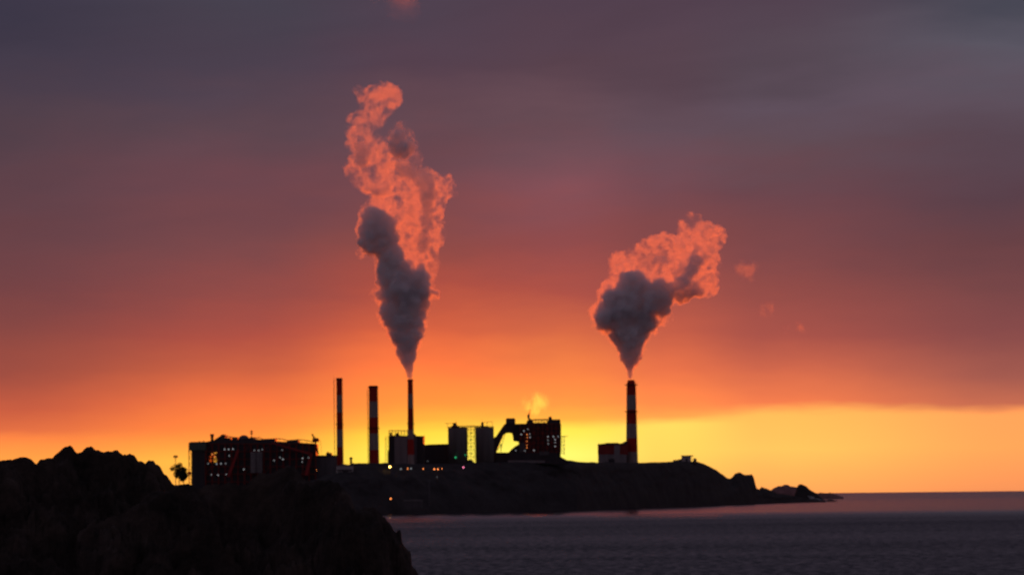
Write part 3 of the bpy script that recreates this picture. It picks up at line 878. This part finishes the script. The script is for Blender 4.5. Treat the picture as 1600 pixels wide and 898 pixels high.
Y = 3720
root = thing('lookout_hut', at(1072, 722, Y), 'small pale hut with a low wing on the end of the plateau', 'hut')
MB().poly(Zs([(875,820),(875,750),(950,750),(950,820)], Z4), Y, 12).build('wall', M['white'], root); wl_ = bpy.data.objects[[o.name for o in root.children][-1]]
MB().poly(Zs([(870,751),(870,745),(968,744),(968,750)], Z4), Y - 1, 14).build('roof', M['roof'], root)
MB().poly(Zs([(803,820),(803,783),(840,780),(874,772),(874,820)], Z4), Y + 1, 9).build('side_wing', M['clad'], root)
MB().poly(Zs([(904,800),(904,770),(922,770),(922,800)], Z4), Y - 0.3, 0.6).build('door', M['dark'], wl_)
b = MB(); b.ptube(*Z4(961, 815), *Z4(961, 750), Y, 0.3); b.build('post', M['steel'], root)
root = thing('water_tank', at(1086, 722, Y), 'small round tank standing next to the pale hut', 'tank')
sh_ = MB().lathe(at(1086, 724, Y), [(2.6, -2), (2.6, 7.0), (1.7, 8.2), (0.3, 8.6)], 16).build('shell', M['clad'], root, True)
b = MB().lathe(at(1086, 724, Y), [(2.72, 2.0), (2.72, 2.4)], 16); b.build('hoop', M['steel'], sh_)

# ------------------------------------------------------------------ road lamps and poles on the hillside
def street_lamp(px, py, Y, h, m, label, r=0.7, grp='lamps along the hillside road'):
    c = at(px, py, Y)
    root = thing('street_lamp', (c.x, Y, c.z - h), label, 'street lamp', grp)
    b = MB().tube((c.x, Y + 0.6, c.z - h - 6), (c.x, Y + 0.6, c.z + 0.4), 0.16, 0.1, 6)
    b.tube((c.x, Y + 0.6, c.z + 0.3), (c.x, Y - 0.6, c.z + r + 0.1), 0.08, n=5)
    b.build('pole', M['steel'], root)
    MB().ball(c, r, 6).build('lamp_head', m, root)
def hY(px, py):
    """distance of the seaward slope under a pixel"""
    Ys = shoreY(px); sk = interp(SKYL, px); sh = interp(SHORE, px)
    f = max(0.05, min(1.0, (sh - py) / (sh - sk)))
    return Ys + 125 * (f ** 1.6) * 0.9 - 16
spots = [(609.2, 728.9, 'l_yel', 0.85, 'brightest yellow street lamp, below the foot of the stout chimney'),
         (626.4, 732.2, 'l_dim', 0.95, 'pale white street lamp left of the thin chimney foot'),
         (637.0, 731.6, 'l_org', 0.62, 'orange street lamp close against the thin chimney foot'),
         (642.2, 731.5, 'l_dim', 0.95, 'pale white street lamp right at the thin chimney foot'),
         (661.2, 732.0, 'l_org', 0.55, 'single orange street lamp under the right corner of the grey block'),
         (678.5, 732.3, 'l_org', 0.75, 'first of the three close orange street lamps under the turbine hall'),
         (684.3, 732.5, 'l_org', 0.72, 'middle one of the three close orange street lamps under the turbine hall'),
         (690.3, 731.8, 'l_org', 0.42, 'faintest of the three close orange street lamps under the turbine hall'),
         (724.2, 729.6, 'l_pnk', 0.85, 'pink street lamp under the silo with the stepped cupola'),
         (682.8, 744.6, 'l_dim', 0.45, 'faint white street lamp lower on the slope under the turbine hall'),
         (610.4, 778.6, 'l_org', 0.80, 'lone orange street lamp low by the shore'),
         (368.6, 757.8, 'l_org', 0.95, 'lone orange street lamp below the long boiler house')]
for px, py, mk, r, lab in spots:
    Yl = hY(px, py) if px > 480 else 2640
    street_lamp(px, py, Yl, 7, M[mk], lab, r)
root = thing('utility_pole', at(671, 784, 2660), 'tall thin grey pole standing on the slope above the shore', 'pole')
b = MB().tube(at(671, 790, 2640), at(670.4, 750, 2640), 0.6, 0.5, 8); b.build('pole', M['clad'], root)
root = thing('jetty_house', at(648, 786, 2600), 'dim grey shed at the foot of the headland slope', 'building')
MB().pbox(632, 782, 659, 792, 2612, 10).build('wall', M['clad'], root)
MB().pbox(631, 780.6, 660, 782, 2611, 12).build('roof', M['pale'], root)

# ------------------------------------------------------------------ steam plumes
def edge_dist(P, poly):
    a = np.array(poly); b = np.roll(a, -1, 0)
    d = b - a; L2 = (d ** 2).sum(1) + 1e-9
    t = np.clip(((P[:, None, :] - a[None]) * d[None]).sum(2) / L2[None], 0, 1)
    return np.sqrt(((P[:, None, :] - (a[None] + t[..., None] * d[None])) ** 2).sum(2)).min(1)
def blob_mesh(name, poly, Y, origin, rmax, flat, voxel, lump, seed, grow=0.0, gk=1.0):
    """a billowing body: balls of many sizes packed inside an outline, fused, then roughened into puffs"""
    rnd = np.random.default_rng(seed)
    a = np.array(poly); s_ = Y / F
    P = rnd.uniform(a.min(0), a.max(0), (16000, 2))
    ins = np.zeros(len(P), bool); q1 = np.roll(a, 1, 0)
    for (x0, y0), (x1, y1) in zip(a, q1):
        ins ^= ((y0 > P[:, 1]) != (y1 > P[:, 1])) & (P[:, 0] < (x1 - x0) * (P[:, 1] - y0) / ((y1 - y0) or 1e-9) + x0)
    P = P[ins]
    D = edge_dist(P, poly)
    order = np.argsort(-D); P, D = P[order], D[order]
    kept = []
    kp = np.zeros((0, 2))
    for p, d in zip(P, D):
        if d < 0.45: break
        rr = min(d, rmax)
        if len(kp) and ((kp - p) ** 2).sum(1).min() < (0.5 * rr) ** 2: continue
        kept.append((p, d)); kp = np.vstack([kp, p])
    bm = bmesh.new(); bmesh.ops.create_icosphere(bm, subdivisions=2, radius=1.0)
    bv = np.array([v_.co for v_ in bm.verts]); bf = np.array([[q.index for q in f_.verts] for f_ in bm.faces]); bm.free()
    V_, F_ = [], []
    for p, d in kept:
        c = at(p[0], p[1], Y) - origin
        c.y += float(rnd.uniform(-1, 1)) * max(0.0, d * flat) * s_
        F_.append(bf + len(V_) * len(bv)); V_.append(bv * ((min(d, rmax) + min(grow, gk * 3 * d)) * s_) + np.array(c))
    me = bpy.data.meshes.new(name); me.from_pydata(np.vstack(V_).tolist(), [], np.vstack(F_).tolist())
    tmp = bpy.data.objects.new(name, me); COL.objects.link(tmp)
    md = tmp.modifiers.new('fuse', 'REMESH'); md.mode = 'VOXEL'; md.voxel_size = voxel
    dg = bpy.context.evaluated_depsgraph_get()
    me2 = bpy.data.meshes.new_from_object(tmp.evaluated_get(dg))
    bpy.data.objects.remove(tmp); bpy.data.meshes.remove(me)
    me2.name = name
    n = len(me2.vertices)
    co = np.zeros(n * 3); me2.vertices.foreach_get('co', co); co = co.reshape(-1, 3)
    no = np.array([v_.normal for v_ in me2.vertices])
    amp = np.clip(co[:, 2] / 60, 0.04, 1.0)
    def cells(q, size, off):
        # distance to the nearest of one jittered seed per lattice cell
        q = q / size + off; b0 = np.floor(q).astype(np.int64); best = np.full(len(q), 9.0)
        for dx in (-1, 0, 1):
            for dy in (-1, 0, 1):
                for dz in (-1, 0, 1):
                    cc = b0 + np.array((dx, dy, dz))
                    h = (cc[:, 0] * 73856093) ^ (cc[:, 1] * 19349663) ^ (cc[:, 2] * 83492791)
                    j3 = np.stack([((h * k_) % 1009) / 1009.0 for k_ in (31, 57, 101)], 1)
                    best = np.minimum(best, ((cc + j3 - q) ** 2).sum(1))
        return np.sqrt(best)
    dsp = (0.48 - cells(co, 13.0, seed)) * 6.5 + (0.48 - cells(co, 6.0, seed + 5.5)) * 3.6 + (0.48 - cells(co, 3.0, seed + 9.5)) * 1.4
    co += no * (dsp * amp * lump)[:, None]
    me2.vertices.foreach_set('co', co.ravel()); me2.update()
    return me2
def vol_out(nt, t, dens, g, col=(0.985, 0.98, 0.985, 1)):
    pv = t.n('ShaderNodeVolumePrincipled')
    pv.inputs['Color'].default_value = col
    pv.inputs['Anisotropy'].default_value = g
    t._in(pv.inputs['Density'], dens)
    t.link(pv.outputs[0], t.n('ShaderNodeOutputMaterial').inputs['Volume'])
def plume(name, origin, Y, outer, cores, label, thin, dense, fade, seed, g=0.6, step_m=2.2, sc_=1.35):
    me = blob_mesh(name, outer, Y, origin, 24, 0.25, 1.6, 1.0, seed, 2.0, 0.06)
    m = bpy.data.materials.new('thin_steam'); m.use_nodes = True
    nt = m.node_tree; nt.nodes.clear(); t = NT(nt)
    co = t.n('ShaderNodeTexCoord').outputs['Object']
    cs = t.v('ADD', co, (seed * 31.0, seed * 17.0, seed * 7.0))
    z = t.xyz(co)[2]
    n1 = t.noise(cs, 1 / (26.0 * sc_), 4, 0.55, 0.6)
    n2 = t.noise(cs, 1 / (9.0 * sc_), 3, 0.6, 0.4)
    # curling sheets: dense where the noise passes through its middle value
    fil = t.ss(t.m('ABSOLUTE', t.m('SUBTRACT', n1.outputs[0], 0.5)), 0.0, 0.085, 1.0, 0.0)
    fil2 = t.ss(n2.outputs[0], 0.40, 0.66, 0.15, 1.6)
    n3 = t.noise(cs, 1 / (44.0 * sc_), 3, 0.5, 0.3)
    gap = t.ss(n3.outputs[0], 0.36, 0.52, t.ss(z, fade[0], fade[1], 0.45, 0.28), 1.0)
    d_ = t.m('MULTIPLY', t.m('MULTIPLY', t.m('ADD', t.m('MULTIPLY', fil, 1.5), 0.10), fil2), gap)
    clump = t.m('MULTIPLY', t.ss(t.noise(cs, 1 / (30.0 * sc_), 4, 0.6, 0.2).outputs[0], 0.555, 0.64), 8.0)
    d_ = t.m('MULTIPLY', t.m('POWER', d_, 1.6), 1.15)
    d_ = t.m('ADD', d_, t.m('MULTIPLY', clump, t.ss(z, fade[0], fade[1], 1.0, 0.25)))
    d_ = t.m('MULTIPLY', d_, t.ss(z, fade[0], fade[1], 1.0, fade[2]))
    d_ = t.m('MULTIPLY', d_, t.ss(z, 20.0, 130.0, 3.2, 1.0))
    vol_out(nt, t, t.m('MULTIPLY', d_, thin), g)
    me.materials.clear(); me.materials.append(m)
    o = bpy.data.objects.new(name, me); COL.objects.link(o); o.location = origin
    xs = np.array([v_.co for v_ in me.vertices])
    m.cycles.volume_step_rate = step_m / (float(np.linalg.norm(xs.max(0) - xs.min(0))) / 10)
    tag(o, label, 'plume', 'steam plumes')
    for k, (poly, dk) in enumerate(cores):
        mc = bpy.data.materials.new('dense_steam'); mc.use_nodes = True
        nt = mc.node_tree; nt.nodes.clear(); t = NT(nt)
        vol_out(nt, t, dense * dk, 0.15, (0.997, 0.994, 0.996, 1))
        mk = blob_mesh('dense_core', poly, Y, origin, 15, 0.45, 1.2, 1.45, seed * 10 + k, 2.4 if dk == 1.0 and len(poly) > 20 else 0.8, 0.06)
        mk.materials.clear(); mk.materials.append(mc)
        c = bpy.data.objects.new('dense_core', mk); COL.objects.link(c); c.parent = o
        if k == 0:      # half-thick steam wrapped round the main body
            mf = bpy.data.materials.new('half_dense_steam'); mf.use_nodes = True
            nt = mf.node_tree; nt.nodes.clear(); t = NT(nt)
            vol_out(nt, t, 0.024, 0.55)
            mk = blob_mesh('steam_fringe', poly, Y, origin, 15, 0.45, 1.5, 2.2, seed * 10 + 7, 6.5, 0.10)
            mk.materials.clear(); mk.materials.append(mf)
            c = bpy.data.objects.new('steam_fringe', mk); COL.objects.link(c); c.parent = o
    return o
def px1(L): return [(500 + x / 1.774, 94 + y / 1.774) for x, y in L]
def px2(L): return [(890 + x / 3.0225, 312 + y / 3.0225) for x, y in L]
O1 = px1([(241,884),(239,868),(225,835),(210,805),(203,770),(185,768),(180,745),(160,725),(152,700),(160,680),(140,655),(140,640),(155,625),(150,600),(148,575),(158,550),(130,545),(115,553),(98,545),(92,530),(105,515),(97,490),(102,465),(108,430),(118,405),(130,398),(140,375),(120,365),(100,360),(85,340),(68,315),(66,290),(78,265),(70,240),(75,215),(68,190),(72,155),(100,145),(115,125),(96,98),(88,66),(112,72),(130,78),(150,62),(182,62),(215,72),(236,94),(226,120),(206,142),(186,164),(172,192),(170,214),(178,216),(187,192),(197,168),(215,155),(235,155),(245,175),(262,195),(275,235),(290,280),(310,305),(330,320),(360,318),(375,345),(385,370),(372,378),(350,385),(345,410),(340,440),(350,480),(348,505),(332,530),(335,560),(325,600),(330,640),(325,660),(310,665),(305,690),(300,720),(288,750),(285,780),(270,810),(265,830),(258,860),(257,884)])
C1 = px1([(242.5,884),(241,868),(233,850),(216,815),(210,790),(197,765),(187,735),(169,715),(166,690),(173,665),(157,645),(166,630),(160,600),(161,570),(156,548),(132,532),(116,532),(108,510),(110,480),(114,450),(122,422),(138,405),(160,400),(178,418),(200,440),(214,480),(218,512),(228,532),(244,560),(255,585),(275,565),(292,570),(300,600),(305,640),(298,680),(290,700),(285,740),(278,780),(268,805),(258,840),(255.5,870),(255.5,884)])
C1b = px1([(188,228),(200,205),(215,172),(225,170),(235,205),(265,235),(257,262),(240,275),(215,276),(196,258)])
C1c = px1([(282,300),(318,325),(322,380),(312,440),(304,500),(290,548),(268,530),(270,480),(282,430),(280,380),(268,340)])
C1e = px1([(212,285),(250,288),(282,318),(272,348),(240,335),(212,312)])
C1d = px1([(96,232),(125,212),(140,258),(128,308),(98,292)])
plume('steam_plume', top3, 2850, O1, [(C1, 1.0), (C1b, 1.0), (C1c, 0.35), (C1d, 0.30), (C1e, 0.35)], 'tall billowing steam plume above the thin chimney, glowing orange at its edges',
      thin=0.036, dense=0.28, fade=(150, 320, 0.5), seed=1)
O2 = px2([(275,845),(273,838),(265,800),(250,765),(230,750),(228,715),(215,690),(190,675),(188,635),(150,632),(125,620),(110,590),(95,545),(65,530),(68,512),(100,510),(130,475),(135,430),(150,400),(170,375),(190,330),(182,290),(195,262),(225,250),(265,240),(310,225),(330,205),(360,175),(395,178),(425,155),(455,150),(490,165),(520,175),(505,140),(520,95),(545,70),(580,60),(615,75),(632,105),(680,115),(720,125),(745,165),(735,205),(708,235),(715,310),(705,380),(690,460),(630,465),(590,455),(560,480),(510,490),(490,510),(495,560),(475,588),(440,590),(410,600),(405,640),(375,655),(355,690),(340,745),(320,775),(302,810),(297,838),(296,845)])
C2 = px2([(278,845),(277,838),(270,800),(256,765),(240,745),(236,715),(226,695),(196,675),(193,650),(205,620),(150,610),(125,590),(115,555),(120,530),(150,500),(165,480),(155,440),(170,425),(215,420),(235,390),(250,345),(290,332),(340,350),(370,375),(385,400),(410,370),(450,400),(480,395),(500,405),(496,440),(488,462),(475,490),(470,540),(440,560),(400,530),(375,545),(402,590),(398,620),(370,645),(354,670),(338,720),(313,770),(298,800),(295,838),(294,845)])
C2b = px2([(478,405),(505,372),(540,345),(556,300),(572,250),(590,232),(604,262),(640,268),(655,296),(620,312),(606,350),(580,366),(572,410),(540,425),(520,448),(492,462),(474,440)])
C2c = px2([(380,290),(410,262),(450,270),(490,285),(488,300),(440,298),(400,308)])
plume('steam_plume', top4, 3400, O2, [(C2, 1.0), (C2b, 0.7), (C2c, 0.35)], 'leaning steam plume drifting right from the lone thick chimney',
      thin=0.036, dense=0.25, fade=(110, 220, 0.85), seed=2)

def wisp(px0, py0, px1, py1, Y, dens, label, seed, g=0.55, name='steam_wisp', grp='drifting scraps of steam'):
    a = at(px0, py1, Y); b_ = at(px1, py0, Y)
    c = (a + b_) / 2; rx, rz = (b_.x - a.x) / 2, (b_.z - a.z) / 2; ry = min(rx, rz)
    m = bpy.data.materials.new(name + '_vapour'); m.use_nodes = True
    nt = m.node_tree; nt.nodes.clear(); t = NT(nt)
    co = t.n('ShaderNodeTexCoord').outputs['Object']
    q = t.v('MULTIPLY', co, (1/rx, 1/ry, 1/rz))
    sz = max(rx, rz)
    n1 = t.noise(t.v('ADD', co, (seed*13.1, seed*7.7, seed*3.3)), 1.6/sz, 5, 0.6, 0.5)
    fall = t.ss(t.v('LENGTH', q), 0.15, 1.0, 1, 0)
    f = t.ss(t.m('ADD', t.m('MULTIPLY', n1.outputs[0], 1.0), t.m('MULTIPLY', fall, 0.22)), 0.58, 0.80)
    pv = t.n('ShaderNodeVolumePrincipled')
    pv.inputs['Color'].default_value = (0.985, 0.98, 0.985, 1); pv.inputs['Anisotropy'].default_value = g
    t.link(t.m('MULTIPLY', t.m('MULTIPLY', f, fall), dens), pv.inputs['Density'])
    out = t.n('ShaderNodeOutputMaterial'); t.link(pv.outputs[0], out.inputs['Volume'])
    bm = bmesh.new(); bmesh.ops.create_icosphere(bm, subdivisions=3, radius=1)
    for v_ in bm.verts:
        v_.co = Vector((v_.co.x*rx, v_.co.y*ry, v_.co.z*rz)) * (1 + 0.12*noise.noise(v_.co*2 + Vector((seed,0,0))))
    me = bpy.data.meshes.new(name); bm.to_mesh(me); bm.free(); me.materials.append(m)
    o = bpy.data.objects.new(name, me); COL.objects.link(o); o.location = c
    m.cycles.volume_step_rate = 0.5
    tag(o, label, 'steam', grp)
wisp(1138, 396, 1192, 450, 3450, 0.032, 'small orange scrap of steam just off the leaning plume', 1.2)
wisp(1176, 460, 1220, 506, 3450, 0.022, 'faintest scrap of steam, below the scrap next to the leaning plume', 2.8)
wisp(1212, 496, 1274, 530, 3450, 0.030, 'scrap of steam farthest from the leaning plume, above the yellow sky', 4.1)
wisp(545, -70, 700, 48, 2900, 0.0055, 'reddish scrap of steam high above the tall plume', 5.6)
wisp(804, 600, 866, 660, 3020, 0.042, 'little yellow puff of steam over the vent of the tall boiler house', 7.4, 0.85)
